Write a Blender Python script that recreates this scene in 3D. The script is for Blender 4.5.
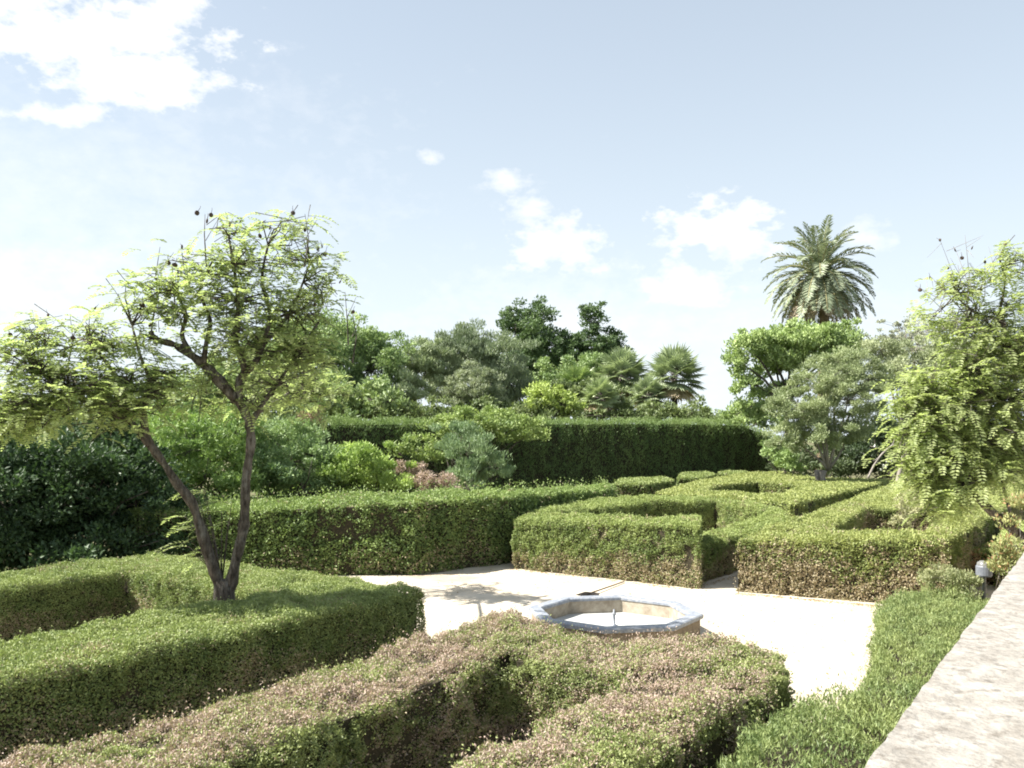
import bpy, math, random
import numpy as np
from mathutils import Vector
from mathutils.geometry import tessellate_polygon

for o in list(bpy.data.objects):
    bpy.data.objects.remove(o)
S = bpy.context.scene
COL = S.collection
R = math.radians
rng = np.random.default_rng(7)
random.seed(7)

# ------------------------------------------------------------------ camera
F, HZ, CAMH = 850.0, 438.0, 3.2          # focal length in pixels, horizon row, eye height
cam_d = bpy.data.cameras.new('camera'); cam = bpy.data.objects.new('camera', cam_d); COL.objects.link(cam)
cam_d.sensor_width = 36; cam_d.lens = F / 1024 * 36
cam_d.shift_y = (HZ - 384) / 1024
cam_d.clip_start = 0.05; cam_d.clip_end = 3000
cam.location = (0, 0, CAMH); cam.rotation_euler = (R(90), 0, 0)
S.camera = cam
S.render.resolution_x = 1024; S.render.resolution_y = 768

# ------------------------------------------------------------------ light
SUN_AZ, SUN_EL = R(-97), R(48)           # azimuth from +Y towards +X
SUN_STRENGTH, SKY_STRENGTH, EXPOSURE = 5.0, 0.05, 1.56
sd = bpy.data.lights.new('sun', 'SUN'); sun = bpy.data.objects.new('sun', sd); COL.objects.link(sun)
sd.energy = SUN_STRENGTH; sd.angle = R(0.55); sd.color = (1.0, 0.955, 0.88)
sv = Vector((math.sin(SUN_AZ)*math.cos(SUN_EL), math.cos(SUN_AZ)*math.cos(SUN_EL), math.sin(SUN_EL)))
sun.rotation_euler = sv.to_track_quat('Z', 'Y').to_euler(); sun.location = (-20, 10, 30)

W = bpy.data.worlds.new('World'); S.world = W; W.use_nodes = True
nt = W.node_tree; nt.nodes.clear()
def N(t, **k):
    n = nt.nodes.new(t)
    for a, b in k.items(): setattr(n, a, b)
    return n
def M(op, a, b=None, c=None, clamp=False):
    n = N('ShaderNodeMath', operation=op); n.use_clamp = clamp
    for i, v in enumerate((a, b, c)):
        if v is None: continue
        if isinstance(v, (int, float)): n.inputs[i].default_value = v
        else: nt.links.new(v, n.inputs[i])
    return n.outputs[0]
out = N('ShaderNodeOutputWorld'); bg = N('ShaderNodeBackground'); bg.inputs[1].default_value = SKY_STRENGTH
sky = N('ShaderNodeTexSky', sky_type='NISHITA'); sky.sun_disc = False
sky.sun_elevation = SUN_EL; sky.sun_rotation = SUN_AZ
sky.air_density = 1.15; sky.dust_density = 1.6; sky.ozone_density = 1.0
tc = N('ShaderNodeTexCoord'); sp = N('ShaderNodeSeparateXYZ'); nt.links.new(tc.outputs['Generated'], sp.inputs[0])
ymax = M('MAXIMUM', sp.outputs[1], 0.08)
U = M('DIVIDE', sp.outputs[0], ymax); V = M('DIVIDE', sp.outputs[2], ymax)
no = N('ShaderNodeTexNoise'); no.inputs['Scale'].default_value = 9; no.inputs['Detail'].default_value = 7; no.inputs['Roughness'].default_value = .58
mp = N('ShaderNodeMapping'); mp.inputs['Scale'].default_value = (1, 1, 1.7)
nt.links.new(tc.outputs['Generated'], mp.inputs[0]); nt.links.new(mp.outputs[0], no.inputs[0])
no2 = N('ShaderNodeTexNoise'); no2.inputs['Scale'].default_value = 34; no2.inputs['Detail'].default_value = 6; no2.inputs['Roughness'].default_value = .6
nt.links.new(mp.outputs[0], no2.inputs[0])
nz = M('ADD', M('MULTIPLY', M('SUBTRACT', no.outputs[0], 0.5), .55), M('MULTIPLY', M('SUBTRACT', no2.outputs[0], 0.5), .75))
# cloud: pixel-free bearings: u = east / north, v = up / north; half sizes; softness
clouds = [(-.50, .475, .17, .045, 3.0), (-.46, .425, .13, .04, 2.6), (-.53, .382, .09, .018, 2.0), (-.62,.52,.14,.035,2.5), (-.40,.50,.05,.03,2.2),
          (-.60, .19, .30, .085, .7), (-.62, .26, .5, .22, .35), (-.095, .330, .020, .014, 1.3), (-.010, .305, .026, .015, 1.3),
          (.05, .228, .066, .036, 2.0), (.02, .265, .03, .02, 1.4), (.245, .247, .076, .040, 2.6), (.27, .225, .06, .03, 1.8), (.205, .178, .066, .032, 1.6), (.10, .13, .30, .075, .5), (.30,.12,.4,.09,.35), (.42, .235, .035, .024, 1.0)]
acc = None
for (u, v, a, b, s) in clouds:
    du = M('DIVIDE', M('SUBTRACT', U, u), a); dv = M('DIVIDE', M('SUBTRACT', V, v), b)
    d = M('SQRT', M('ADD', M('MULTIPLY', du, du), M('MULTIPLY', dv, dv)))
    q = M('ADD', M('SUBTRACT', 1.0, d), M('MULTIPLY', nz, 3.2))
    q = M('MULTIPLY', q, s*.6, clamp=True)
    acc = q if acc is None else M('MAXIMUM', acc, q)
acc = M('MULTIPLY', acc, M('GREATER_THAN', sp.outputs[1], 0.1))
# whitening of the air: more towards the horizon
hz = M('POWER', M('SUBTRACT', 1.0, M('MULTIPLY', M('ABSOLUTE', sp.outputs[2]), 1.55), clamp=True), 2.0)
hz = M('MULTIPLY_ADD', hz, 0.58, 0.40)
SKYPALE = (6.95, 7.68, 8.2, 1); CLOUD = (8.4, 8.4, 8.4, 1)
m1 = N('ShaderNodeMix', data_type='RGBA'); nt.links.new(hz, m1.inputs[0]); nt.links.new(sky.outputs[0], m1.inputs[6]); m1.inputs[7].default_value = SKYPALE
m2 = N('ShaderNodeMix', data_type='RGBA'); nt.links.new(acc, m2.inputs[0]); nt.links.new(m1.outputs[2], m2.inputs[6]); m2.inputs[7].default_value = CLOUD
nt.links.new(m2.outputs[2], bg.inputs[0]); nt.links.new(bg.outputs[0], out.inputs[0])

S.view_settings.view_transform = 'Standard'; S.view_settings.look = 'None'
S.view_settings.exposure = EXPOSURE; S.view_settings.gamma = 1; S.view_settings.use_curve_mapping = False
S.render.engine = 'CYCLES'
S.cycles.pixel_filter_type = 'BLACKMAN_HARRIS'; S.cycles.filter_width = 1.9; S.cycles.max_bounces = 8; S.cycles.transparent_max_bounces = 4; S.cycles.transmission_bounces = 6

# ------------------------------------------------------------------ helpers
def P(px, py, z):                        # a sight line of the survey cut at height z
    Y = F * (CAMH - z) / (py - HZ)
    return ((px - 512) / F * Y, Y)
def at(px, py, Y):                       # a sight line cut at distance Y
    return np.array([(px - 512) / F * Y, Y, CAMH + (HZ - py) / F * Y])
AX = np.array([.575, .818]); BX = np.array([.818, -.575]); O0 = np.array([-1.28, 12.55])
def AB(a, b):                            # garden axes
    p = O0 + a*AX + b*BX
    return (float(p[0]), float(p[1]))

def vnoise(p, seed=0):
    p = np.asarray(p, float); i = np.floor(p).astype(np.int64); f = p - i; f = f*f*(3-2*f)
    def h(a, b, c):
        n = (a*73856093) ^ (b*19349663) ^ (c*83492791) ^ (seed*2654435 + 12345)
        n = (n ^ (n >> 13)) * 1274126177 & 0x7fffffff
        n = (n ^ (n >> 16)) * 668265263 & 0x7fffffff
        return (n & 0xffff) / 65535.0
    r = 0
    for dx in (0, 1):
        for dy in (0, 1):
            for dz in (0, 1):
                w = (f[:, 0] if dx else 1-f[:, 0]) * (f[:, 1] if dy else 1-f[:, 1]) * (f[:, 2] if dz else 1-f[:, 2])
                r = r + w*h(i[:, 0]+dx, i[:, 1]+dy, i[:, 2]+dz)
    return r*2-1

LEAF_GAIN = 1.95
def unit(v): return v / np.maximum(np.linalg.norm(v, axis=-1, keepdims=True), 1e-9)

class MB:
    def __init__(s): s.v = []; s.f4 = []; s.f3 = []; s.c = []; s.m4 = []; s.m3 = []; s.n = 0; s.sm = False
    def add(s, v, f4=None, f3=None, col=(1, 1, 1), mat=0):
        v = np.asarray(v, float).reshape(-1, 3); c = np.asarray(col, float)
        if c.ndim == 1: c = np.tile(c, (len(v), 1))
        s.v.append(v); s.c.append(c)
        if f4 is not None and len(f4): f = np.asarray(f4, np.int64).reshape(-1, 4)+s.n; s.f4.append(f); s.m4.append(np.full(len(f), mat))
        if f3 is not None and len(f3): f = np.asarray(f3, np.int64).reshape(-1, 3)+s.n; s.f3.append(f); s.m3.append(np.full(len(f), mat))
        s.n += len(v)
    def leaves(s, c, axis, nrm, L, Wd, col, mat=0):
        n = len(c)
        if n == 0: return
        axis = unit(axis); side = unit(np.cross(axis, nrm)); up = unit(np.cross(side, axis))
        L = (np.ones(n)*L)[:, None]; Wd = (np.ones(n)*Wd)[:, None]
        v = np.empty((n, 4, 3)); v[:, 0] = c - axis*L*.5; v[:, 2] = c + axis*L*.5 - up*L*.06
        v[:, 1] = c + side*Wd*.5 - axis*L*.08 + up*Wd*.12; v[:, 3] = c - side*Wd*.5 - axis*L*.08 + up*Wd*.12
        col = np.asarray(col, float)
        if col.ndim == 1: col = np.tile(col, (n, 1))
        lum = col.mean(1, keepdims=True); col = np.clip((col*.80+lum*.20*np.array([1., 1.05, .95]))*LEAF_GAIN, 0, .8)
        s.add(v.reshape(-1, 3), f4=np.arange(4*n).reshape(n, 4), col=np.repeat(col, 4, axis=0), mat=mat)
    def tube(s, pts, rad, k=6, mat=0, col=(1, 1, 1), cap=True):
        pts = np.asarray(pts, float); rad = np.ones(len(pts))*np.asarray(rad, float)
        t = unit(np.gradient(pts, axis=0)); ref = np.array([0.31, .22, .92]) if abs(t[0, 2]) < .8 else np.array([1., .1, 0])
        vs = []
        for i in range(len(pts)):
            a = unit(np.cross(t[i], ref)); b = np.cross(t[i], a)
            an = np.arange(k)/k*2*math.pi
            vs.append(pts[i] + rad[i]*(np.cos(an)[:, None]*a + np.sin(an)[:, None]*b))
        q = [(i*k+j, i*k+(j+1) % k, (i+1)*k+(j+1) % k, (i+1)*k+j) for i in range(len(pts)-1) for j in range(k)]
        f3 = []
        vs = np.concatenate(vs)
        if cap:
            m = len(vs); vs = np.vstack([vs, pts[:1], pts[-1:]])
            f3 = [(m, (j+1) % k, j) for j in range(k)] + [(m+1, m-k+j, m-k+(j+1) % k) for j in range(k)]
        s.add(vs, f4=q, f3=f3, col=col, mat=mat)
    def box(s, lo, hi, **k):
        x0, y0, z0 = lo; x1, y1, z1 = hi
        v = [(x0,y0,z0),(x1,y0,z0),(x1,y1,z0),(x0,y1,z0),(x0,y0,z1),(x1,y0,z1),(x1,y1,z1),(x0,y1,z1)]
        s.add(v, f4=[(0,3,2,1),(4,5,6,7),(0,1,5,4),(1,2,6,5),(2,3,7,6),(3,0,4,7)], **k)
    def build(s, name, mats, parent=None, origin=None, smooth=False):
        v = np.concatenate(s.v); c = np.concatenate(s.c)
        o0 = np.zeros(3) if origin is None and parent is None else (np.array(parent['_o']) if origin is None else np.array(origin, float))
        v = v - o0
        me = bpy.data.meshes.new(name)
        f4 = np.concatenate(s.f4) if s.f4 else np.zeros((0, 4), int); f3 = np.concatenate(s.f3) if s.f3 else np.zeros((0, 3), int)
        mi = np.concatenate(s.m4 + s.m3).astype(np.int32)
        me.vertices.add(len(v)); me.vertices.foreach_set('co', v.astype(np.float32).ravel())
        li = np.concatenate([f4.ravel(), f3.ravel()]).astype(np.int32)
        me.loops.add(len(li)); me.loops.foreach_set('vertex_index', li)
        n4, n3 = len(f4), len(f3); me.polygons.add(n4+n3)
        st = np.concatenate([np.arange(n4)*4, n4*4+np.arange(n3)*3]).astype(np.int32)
        me.polygons.foreach_set('loop_start', st)
        me.polygons.foreach_set('material_index', mi)
        me.update(calc_edges=True)
        if smooth: me.polygons.foreach_set('use_smooth', np.ones(n4+n3, bool))
        else: me.polygons.foreach_set('use_smooth', np.zeros(n4+n3, bool))
        a = me.attributes.new('leafcol', 'FLOAT_COLOR', 'POINT')
        a.data.foreach_set('color', np.hstack([c, np.ones((len(c), 1))]).astype(np.float32).ravel())
        for m in (mats if isinstance(mats, (list, tuple)) else [mats]): me.materials.append(m)
        o = bpy.data.objects.new(name, me); COL.objects.link(o)
        if parent is not None: o.parent = parent; o.location = tuple(o0 - np.array(parent['_o']))
        else: o.location = tuple(o0)
        return o

def tag(o, label=None, cat=None, group=None, kind=None):
    if label: o['label'] = label
    if cat: o['category'] = cat
    if group: o['group'] = group
    if kind: o['kind'] = kind
    return o
ROOTS = []
def root(name, loc, label, cat, group=None):
    o = bpy.data.objects.new(name, None); COL.objects.link(o); o.location = tuple(loc); o['_o'] = [float(x) for x in loc]
    o.empty_display_size = .2; ROOTS.append(o)
    return tag(o, label, cat, group)

# ------------------------------------------------------------------ materials
def mat(name):
    m = bpy.data.materials.new(name); m.use_nodes = True; t = m.node_tree
    return m, t, t.nodes['Principled BSDF'], t.nodes['Material Output']
def leaf_mat(name, trans=.26, rough=.5, spec=.35):
    m, t, b, o = mat(name)
    a = t.nodes.new('ShaderNodeAttribute'); a.attribute_name = 'leafcol'
    t.links.new(a.outputs['Color'], b.inputs['Base Color']); b.inputs['Roughness'].default_value = rough
    b.inputs['Specular IOR Level'].default_value = spec
    tr = t.nodes.new('ShaderNodeBsdfTranslucent'); mx = t.nodes.new('ShaderNodeMixShader'); mx.inputs[0].default_value = trans
    g = t.nodes.new('ShaderNodeMix'); g.data_type = 'RGBA'; g.blend_type = 'MULTIPLY'; g.inputs[0].default_value = 1
    t.links.new(a.outputs['Color'], g.inputs[6]); g.inputs[7].default_value = (1.05, 1.12, .72, 1)
    t.links.new(g.outputs[2], tr.inputs[0])
    t.links.new(b.outputs[0], mx.inputs[1]); t.links.new(tr.outputs[0], mx.inputs[2]); t.links.new(mx.outputs[0], o.inputs[0])
    return m
def noise_mat(name, c1, c2, scale=5, rough=.9, bump=.3, bscale=40, detail=6, stretch=(1, 1, 1), c3=None, s3=1.2, bdist=.02, coords='Object'):
    m, t, b, o = mat(name)
    tc = t.nodes.new('ShaderNodeTexCoord'); mp = t.nodes.new('ShaderNodeMapping'); mp.inputs['Scale'].default_value = stretch
    t.links.new(tc.outputs[coords], mp.inputs[0])
    n = t.nodes.new('ShaderNodeTexNoise'); n.inputs['Scale'].default_value = scale; n.inputs['Detail'].default_value = detail; n.inputs['Roughness'].default_value = .62
    t.links.new(mp.outputs[0], n.inputs[0])
    r = t.nodes.new('ShaderNodeValToRGB'); r.color_ramp.elements[0].position = .38; r.color_ramp.elements[1].position = .62
    r.color_ramp.elements[0].color = (*c1, 1); r.color_ramp.elements[1].color = (*c2, 1)
    t.links.new(n.outputs[0], r.inputs[0]); colout = r.outputs[0]
    if c3:
        n3 = t.nodes.new('ShaderNodeTexNoise'); n3.inputs['Scale'].default_value = s3; n3.inputs['Detail'].default_value = 8; n3.inputs['Roughness'].default_value = .7
        t.links.new(mp.outputs[0], n3.inputs[0])
        r3 = t.nodes.new('ShaderNodeValToRGB'); r3.color_ramp.elements[0].position = .5; r3.color_ramp.elements[1].position = .66
        t.links.new(n3.outputs[0], r3.inputs[0])
        x = t.nodes.new('ShaderNodeMix'); x.data_type = 'RGBA'; t.links.new(r3.outputs[0], x.inputs[0]); t.links.new(colout, x.inputs[6]); x.inputs[7].default_value = (*c3, 1)
        colout = x.outputs[2]
    t.links.new(colout, b.inputs['Base Color']); b.inputs['Roughness'].default_value = rough; b.inputs['Specular IOR Level'].default_value = .25
    if bump:
        n2 = t.nodes.new('ShaderNodeTexNoise'); n2.inputs['Scale'].default_value = bscale; n2.inputs['Detail'].default_value = 8
        t.links.new(mp.outputs[0], n2.inputs[0])
        bp = t.nodes.new('ShaderNodeBump'); bp.inputs['Strength'].default_value = bump; bp.inputs['Distance'].default_value = bdist
        t.links.new(n2.outputs[0], bp.inputs['Height']); t.links.new(bp.outputs[0], b.inputs['Normal'])
    return m
LEAF = leaf_mat('leaf'); LEAFT = leaf_mat('thin_leaf', .6); LEAFG = leaf_mat('glossy_leaf', .2, .35, .5)
TWIG_SHADE = noise_mat('hedge_twigs_shade', (.022, .022, .012), (.05, .04, .024), 20, bump=.6, bscale=60)  # darkened beyond plain twig colour to deepen the shade between leaves
BARK = noise_mat('bark', (.03, .024, .018), (.12, .10, .08), 16, bump=1.0, bscale=34, stretch=(1, 1, .35), bdist=.03, c3=(.20, .185, .16), s3=11)
BARKP = noise_mat('pale_bark', (.16, .14, .12), (.30, .27, .24), 7, bump=.6, bscale=25, stretch=(1, 1, .4))
SAND = noise_mat('pale_sand', (.44, .385, .30), (.54, .485, .40), 1.3, .95, .6, 60, c3=(.36, .30, .22), s3=.35)  # third colour: tan patches in place of dappled shade on the plaza
SOIL = noise_mat('soil', (.07, .075, .035), (.13, .12, .06), 1.5, .95, .5, 30)

# ------------------------------------------------------------------ ground
mb = MB(); mb.add([(-600, -60, -.004), (600, -60, -.004), (600, 1500, -.004), (-600, 1500, -.004)], f4=[(0, 1, 2, 3)])
tag(mb.build('ground', SOIL), 'brown earth', kind='structure')
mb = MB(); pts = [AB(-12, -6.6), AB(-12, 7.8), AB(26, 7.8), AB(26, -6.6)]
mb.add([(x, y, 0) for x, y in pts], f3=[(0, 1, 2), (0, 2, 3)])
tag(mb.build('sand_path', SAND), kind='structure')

# ------------------------------------------------------------------ hedges
def inpoly(x, y, poly):
    r = np.zeros(len(x), bool); n = len(poly)
    for i in range(n):
        x0, y0 = poly[i][:2]; x1, y1 = poly[(i+1) % n][:2]
        c = ((y0 > y) != (y1 > y)) & (x < (x1-x0)*(y-y0)/((y1-y0) if y1 != y0 else 1e-9) + x0)
        r ^= c
    return r
def area2(poly): return sum(poly[i][0]*poly[(i+1) % len(poly)][1] - poly[(i+1) % len(poly)][0]*poly[i][1] for i in range(len(poly)))/2
def hedge(name, label, cat, strips, colf, L=.05, cov=9., Wr=.5, a1=.05, a2=.04, rr=.14, up=.0, group=None, m=None, shag=.03, fuzz=.06, nb=.9, seed=1, wallcov=1.0, zlow=0.0, inset=.09):
    mb = MB(); strips = [s if area2(s) > 0 else s[::-1] for s in strips]
    dens = cov/(L*L)
    Ps = []; Ns = []
    for si, s in enumerate(strips):
        oth = [q for j, q in enumerate(strips) if j != si]; n = len(s)
        A = np.array(s, float)
        # twiggy core, its colour darkened for the shade inside
        e = [unit(A[(i+1) % n][:2]-A[i][:2]) for i in range(n)]
        nr = [np.array([v[1], -v[0]]) for v in e]
        ins = []
        for i in range(n):
            b = nr[i-1]+nr[i]; b = b/max(.12, np.dot(b, b)/2)
            ins.append(A[i][:2]-b*inset)
        tri = tessellate_polygon([[Vector((p[0], p[1], 0)) for p in ins]])
        vb = [(p[0], p[1], 0) for p in ins]+[(p[0], p[1], A[i][2]-inset-.02) for i, p in enumerate(ins)]
        mb.add(vb, f4=[(i, (i+1) % n, (i+1) % n+n, i+n) for i in range(n)], f3=[(a+n, b+n, c+n) for a, b, c in tri], mat=1)
        # top
        for tr in tessellate_polygon([[Vector((p[0], p[1], 0)) for p in s]]):
            a, b, c = (A[k] for k in tr)
            ar = abs((b[0]-a[0])*(c[1]-a[1])-(c[0]-a[0])*(b[1]-a[1]))/2; k = int(ar*dens)
            if k == 0: continue
            r1 = np.sqrt(rng.random(k))[:, None]; r2 = rng.random(k)[:, None]
            p = a*(1-r1)+b*r1*(1-r2)+c*r1*r2
            nn = np.zeros((k, 3)); nn[:, 2] = 1
            d = np.full(k, 9.); on = np.zeros((k, 2))
            for i in range(n):
                q0 = A[i][:2]; q1 = A[(i+1) % n][:2]; ev = q1-q0; le = max(np.dot(ev, ev), 1e-9)
                tt = np.clip(((p[:, :2]-q0)@ev)/le, 0, 1)[:, None]; q = q0+tt*ev; dd = np.linalg.norm(p[:, :2]-q, axis=1)
                qo = q + nr[i]*.06; inside = np.zeros(k, bool)
                for w in oth: inside |= inpoly(qo[:, 0], qo[:, 1], w)
                dd = np.where(inside, 9., dd); g = dd < d; d = np.where(g, dd, d); on[g] = nr[i]
            e_ = np.clip(rr-d, 0, rr); drop = rr-np.sqrt(rr*rr-e_*e_)
            p[:, 2] -= drop; nn[:, :2] += on*(e_/rr)[:, None]*1.2
            Ps.append(p); Ns.append(unit(nn))
        # sides
        for i in range(n):
            a = A[i]; b = A[(i+1) % n]; le = np.linalg.norm(b[:2]-a[:2]); k = int(le*(a[2]+b[2])/2*dens*wallcov)
            if k == 0: continue
            t = rng.random(k); h = a[2]+(b[2]-a[2])*t; z = zlow+rng.random(k)*(h-zlow-.02); ov = np.clip(z-(h-rr), 0, rr*.97); sh = rr-np.sqrt(rr*rr-ov*ov)
            p = np.c_[a[0]+(b[0]-a[0])*t-nr[i][0]*sh, a[1]+(b[1]-a[1])*t-nr[i][1]*sh, z]
            qo = p[:, :2]+nr[i]*(.1+sh)[:, None]; keep = np.ones(k, bool)
            for w in oth: keep &= ~inpoly(qo[:, 0], qo[:, 1], w)
            nn = np.tile(np.array([nr[i][0], nr[i][1], .12]), (k, 1)); nn[:, 2] += ov/rr*1.1
            Ps.append(p[keep]); Ns.append(unit(nn[keep]))
    p = np.concatenate(Ps); nn = np.concatenate(Ns); k = len(p)
    off = a1*vnoise(p/.55, seed)+a2*vnoise(p/.17, seed+1)+a2*.7*vnoise(p/.08, seed+2) - shag*rng.random(k)*2.4
    stray = rng.random(k) < .03; off = np.where(stray, off+fuzz*rng.random(k)*1.3, off)
    p = p+nn*off[:, None]; p[:, 2] = np.maximum(p[:, 2], .01)
    ax = rng.normal(size=(k, 3)); ax[:, 2] = ax[:, 2]*.8+.35+up; ax += nn*.7
    nrm = nn*nb+rng.normal(size=(k, 3))*.75
    col = colf(p, nn)
    mb.leaves(p, ax, nrm, L*rng.uniform(.7, 1.35, k), L*Wr*rng.uniform(.7, 1.3, k), col)
    cx = np.mean([[v[0], v[1]] for s in strips for v in s], axis=0)
    o = mb.build(name, [m or LEAF, TWIG_SHADE], origin=(cx[0], cx[1], 0))
    return tag(o, label, cat, group)

def mixc(a, b, t): t = np.clip(t, 0, 1)[:, None]; return np.asarray(a)*(1-t)+np.asarray(b)*t
def box_col(g1=(.060, .095, .020), g2=(.160, .192, .055), dry=(.17, .125, .075), drytop=0., drylow=.5, drym=0., dsc=.5, lowh=.8, seed=3, pale=(.225, .176, .14)):
    def f(p, nn):
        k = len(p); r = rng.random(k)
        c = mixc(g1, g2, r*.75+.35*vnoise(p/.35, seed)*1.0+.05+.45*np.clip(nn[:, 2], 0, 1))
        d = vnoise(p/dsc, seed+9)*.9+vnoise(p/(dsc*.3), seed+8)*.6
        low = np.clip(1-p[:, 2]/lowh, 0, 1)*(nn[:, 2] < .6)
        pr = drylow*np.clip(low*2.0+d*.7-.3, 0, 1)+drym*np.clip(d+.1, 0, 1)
        isd = rng.random(k) < pr
        c = np.where(isd[:, None], mixc(dry, (.22, .19, .11), rng.random(k)), c)
        if drytop:
            pt = np.clip(drytop*(1.15*(nn[:, 2] > .75)+.25)+d*.65-.05, 0, .92)
            isd = rng.random(k) < pt
            c = np.where(isd[:, None], mixc(pale, (.20, .13, .10), rng.random(k)**1.3), c)
        return c*rng.uniform(.88, 1.12, k)[:, None]
    return f
def H(pts, h=None): return [(*P(q[0], q[1], q[2] if len(q) > 2 else h), q[2] if len(q) > 2 else h) for q in pts]
def R4(a0, a1_, b0, b1, h): return [(*AB(a0, b0), h), (*AB(a1_, b0), h), (*AB(a1_, b1), h), (*AB(a0, b1), h)]

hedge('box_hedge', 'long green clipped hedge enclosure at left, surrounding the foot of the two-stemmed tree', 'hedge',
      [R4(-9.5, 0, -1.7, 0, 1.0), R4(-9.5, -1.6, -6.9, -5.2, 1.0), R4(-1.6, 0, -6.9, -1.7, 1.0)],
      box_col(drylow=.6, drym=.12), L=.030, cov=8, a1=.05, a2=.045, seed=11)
hedge('dry_hedge', 'browning foreground hedge with pinkish dead top, open notch in its middle, before the fountain', 'hedge',
      [[(*AB(-8, 1.85), .92), (*AB(-2.3, 1.85), .97), (*AB(-.75, 1.8), 1.0), (*AB(-.75, 3.09), 1.0), (*AB(-2.3, 3.09), 1.0), (*AB(-5, 3.2), .97), (*AB(-8, 3.3), .92)],
       R4(-2.3, -.75, 3.09, 4.5, .97), [(*AB(-8, 4.5), .97), (*AB(-8, 5.62), .95), (*P(796, 664, .98), .98), (*P(786, 648, .98), .98), (*P(745, 642, .98), .98), (*AB(-.75, 4.5), .98)]],
      box_col((.065, .09, .022), (.17, .195, .06), drytop=.50, drylow=.25, drym=.15, dsc=.7, seed=21), L=.025, cov=8, a1=.12, a2=.075, rr=.2, seed=22, fuzz=.1)
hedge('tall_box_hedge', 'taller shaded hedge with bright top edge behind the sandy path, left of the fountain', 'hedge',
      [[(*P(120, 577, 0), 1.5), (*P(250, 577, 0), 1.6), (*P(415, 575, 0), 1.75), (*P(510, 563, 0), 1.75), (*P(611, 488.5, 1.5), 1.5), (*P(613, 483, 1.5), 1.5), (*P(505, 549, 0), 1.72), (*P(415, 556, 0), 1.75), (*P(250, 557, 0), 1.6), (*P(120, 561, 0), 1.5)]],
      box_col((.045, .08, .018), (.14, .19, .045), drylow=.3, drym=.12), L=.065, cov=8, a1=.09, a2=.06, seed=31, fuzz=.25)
hedge('box_hedge', 'clipped hedge ring directly behind the fountain, with brown-tinged front and a lower right arm', 'hedge',
      [H([(512, 519, 1.22), (700, 523, 1.4), (702, 515.5, 1.4), (600, 513.5, 1.35), (548, 511, 1.3)]),
       H([(512, 519, 1.22), (548, 511, 1.3), (605, 505.5, 1.3), (565, 502.5, 1.3), (535, 509, 1.25)]),
       H([(565, 502.5, 1.3), (605, 505.5, 1.3), (656, 500, 1.25), (715, 500.5, 1.22), (768, 508, 1.2), (784, 508, 1.2), (745, 500, 1.2), (700, 496.5, 1.2), (656, 494.5, 1.25), (600, 497, 1.3)]),
       H([(703, 542, .9), (742, 533, .9), (790, 520, 1.0), (784, 508, 1.2), (768, 508, 1.2), (750, 517, 1.0), (703, 531, .9)])],
      box_col((.065, .10, .022), (.165, .20, .05), drylow=.75, drym=.12), L=.045, cov=8, a1=.07, a2=.06, seed=41)
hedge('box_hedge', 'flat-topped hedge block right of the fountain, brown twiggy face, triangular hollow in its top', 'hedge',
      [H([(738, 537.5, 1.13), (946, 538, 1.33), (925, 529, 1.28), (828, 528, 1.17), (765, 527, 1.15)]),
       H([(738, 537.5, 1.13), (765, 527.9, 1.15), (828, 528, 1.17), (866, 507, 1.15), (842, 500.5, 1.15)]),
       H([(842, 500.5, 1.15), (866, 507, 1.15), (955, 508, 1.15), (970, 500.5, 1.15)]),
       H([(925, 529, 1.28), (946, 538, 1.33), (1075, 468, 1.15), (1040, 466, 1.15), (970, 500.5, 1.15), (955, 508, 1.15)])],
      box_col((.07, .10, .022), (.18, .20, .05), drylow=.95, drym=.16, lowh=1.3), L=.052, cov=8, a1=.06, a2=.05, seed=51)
hedge('box_hedge', 'flat hedge platform receding behind the hollow-topped block, half hidden by the overhanging tree', 'hedge',
      [H([(845, 498.5), (970, 499), (1036, 466), (930, 474), (893, 482.5)], 1.15)],
      box_col((.07, .10, .022), (.18, .20, .05)), L=.08, cov=7, seed=61)
hedge('box_hedge', 'far low hedge ring with a sunken middle, at the foot of the olive-green tree', 'hedge',
      [H([(655, 491), (698, 495), (738, 497.5), (792, 502.5), (779, 494), (740, 491.5), (702, 489.5)], 1.1),
       H([(655, 491), (702, 489.5), (718, 484), (700, 479.5)], 1.1),
       H([(700, 479.5), (718, 484), (757, 480.5), (800, 484), (822, 478), (780, 471), (749, 472)], 1.1),
       H([(779, 494), (792, 502.5), (893, 479), (822, 478), (800, 484)], 1.1)],
      box_col((.07, .10, .022), (.18, .20, .05)), L=.10, cov=6, seed=71)
GL = 'short hedge segments before the tall dark hedge'
hedge('box_hedge', 'short low hedge segment just right of the taller shaded hedge end', 'hedge', [H([(613, 483), (645, 483), (675, 479), (665, 476.3), (618, 478.3)], 1.0)], box_col(), L=.12, cov=6, seed=81, group=GL)
hedge('box_hedge', 'middle one of three tiny hedge segments under the tall dark hedge', 'hedge', [H([(677, 477), (700, 477), (716, 473.3), (705, 470.8), (680, 472.5)], 1.0)], box_col(), L=.13, cov=6, seed=82, group=GL)
hedge('box_hedge', 'rightmost and smallest of three hedge segments under the tall dark hedge', 'hedge', [H([(717, 473), (735, 473.3), (748, 471.5), (742, 469.7), (720, 470)], 1.0)], box_col(), L=.14, cov=6, seed=83, group=GL)
hedge('box_hedge', 'small red-brown low hedge beside the grey garden light, right edge', 'hedge', [H([(947, 549.5), (1006, 548), (1000, 541.5), (955, 545)], .8)],
      box_col((.07, .10, .022), (.17, .19, .05), dry=(.30, .13, .07), drylow=.95, drym=.2, lowh=1.2), L=.06, cov=8, seed=84)
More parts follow.
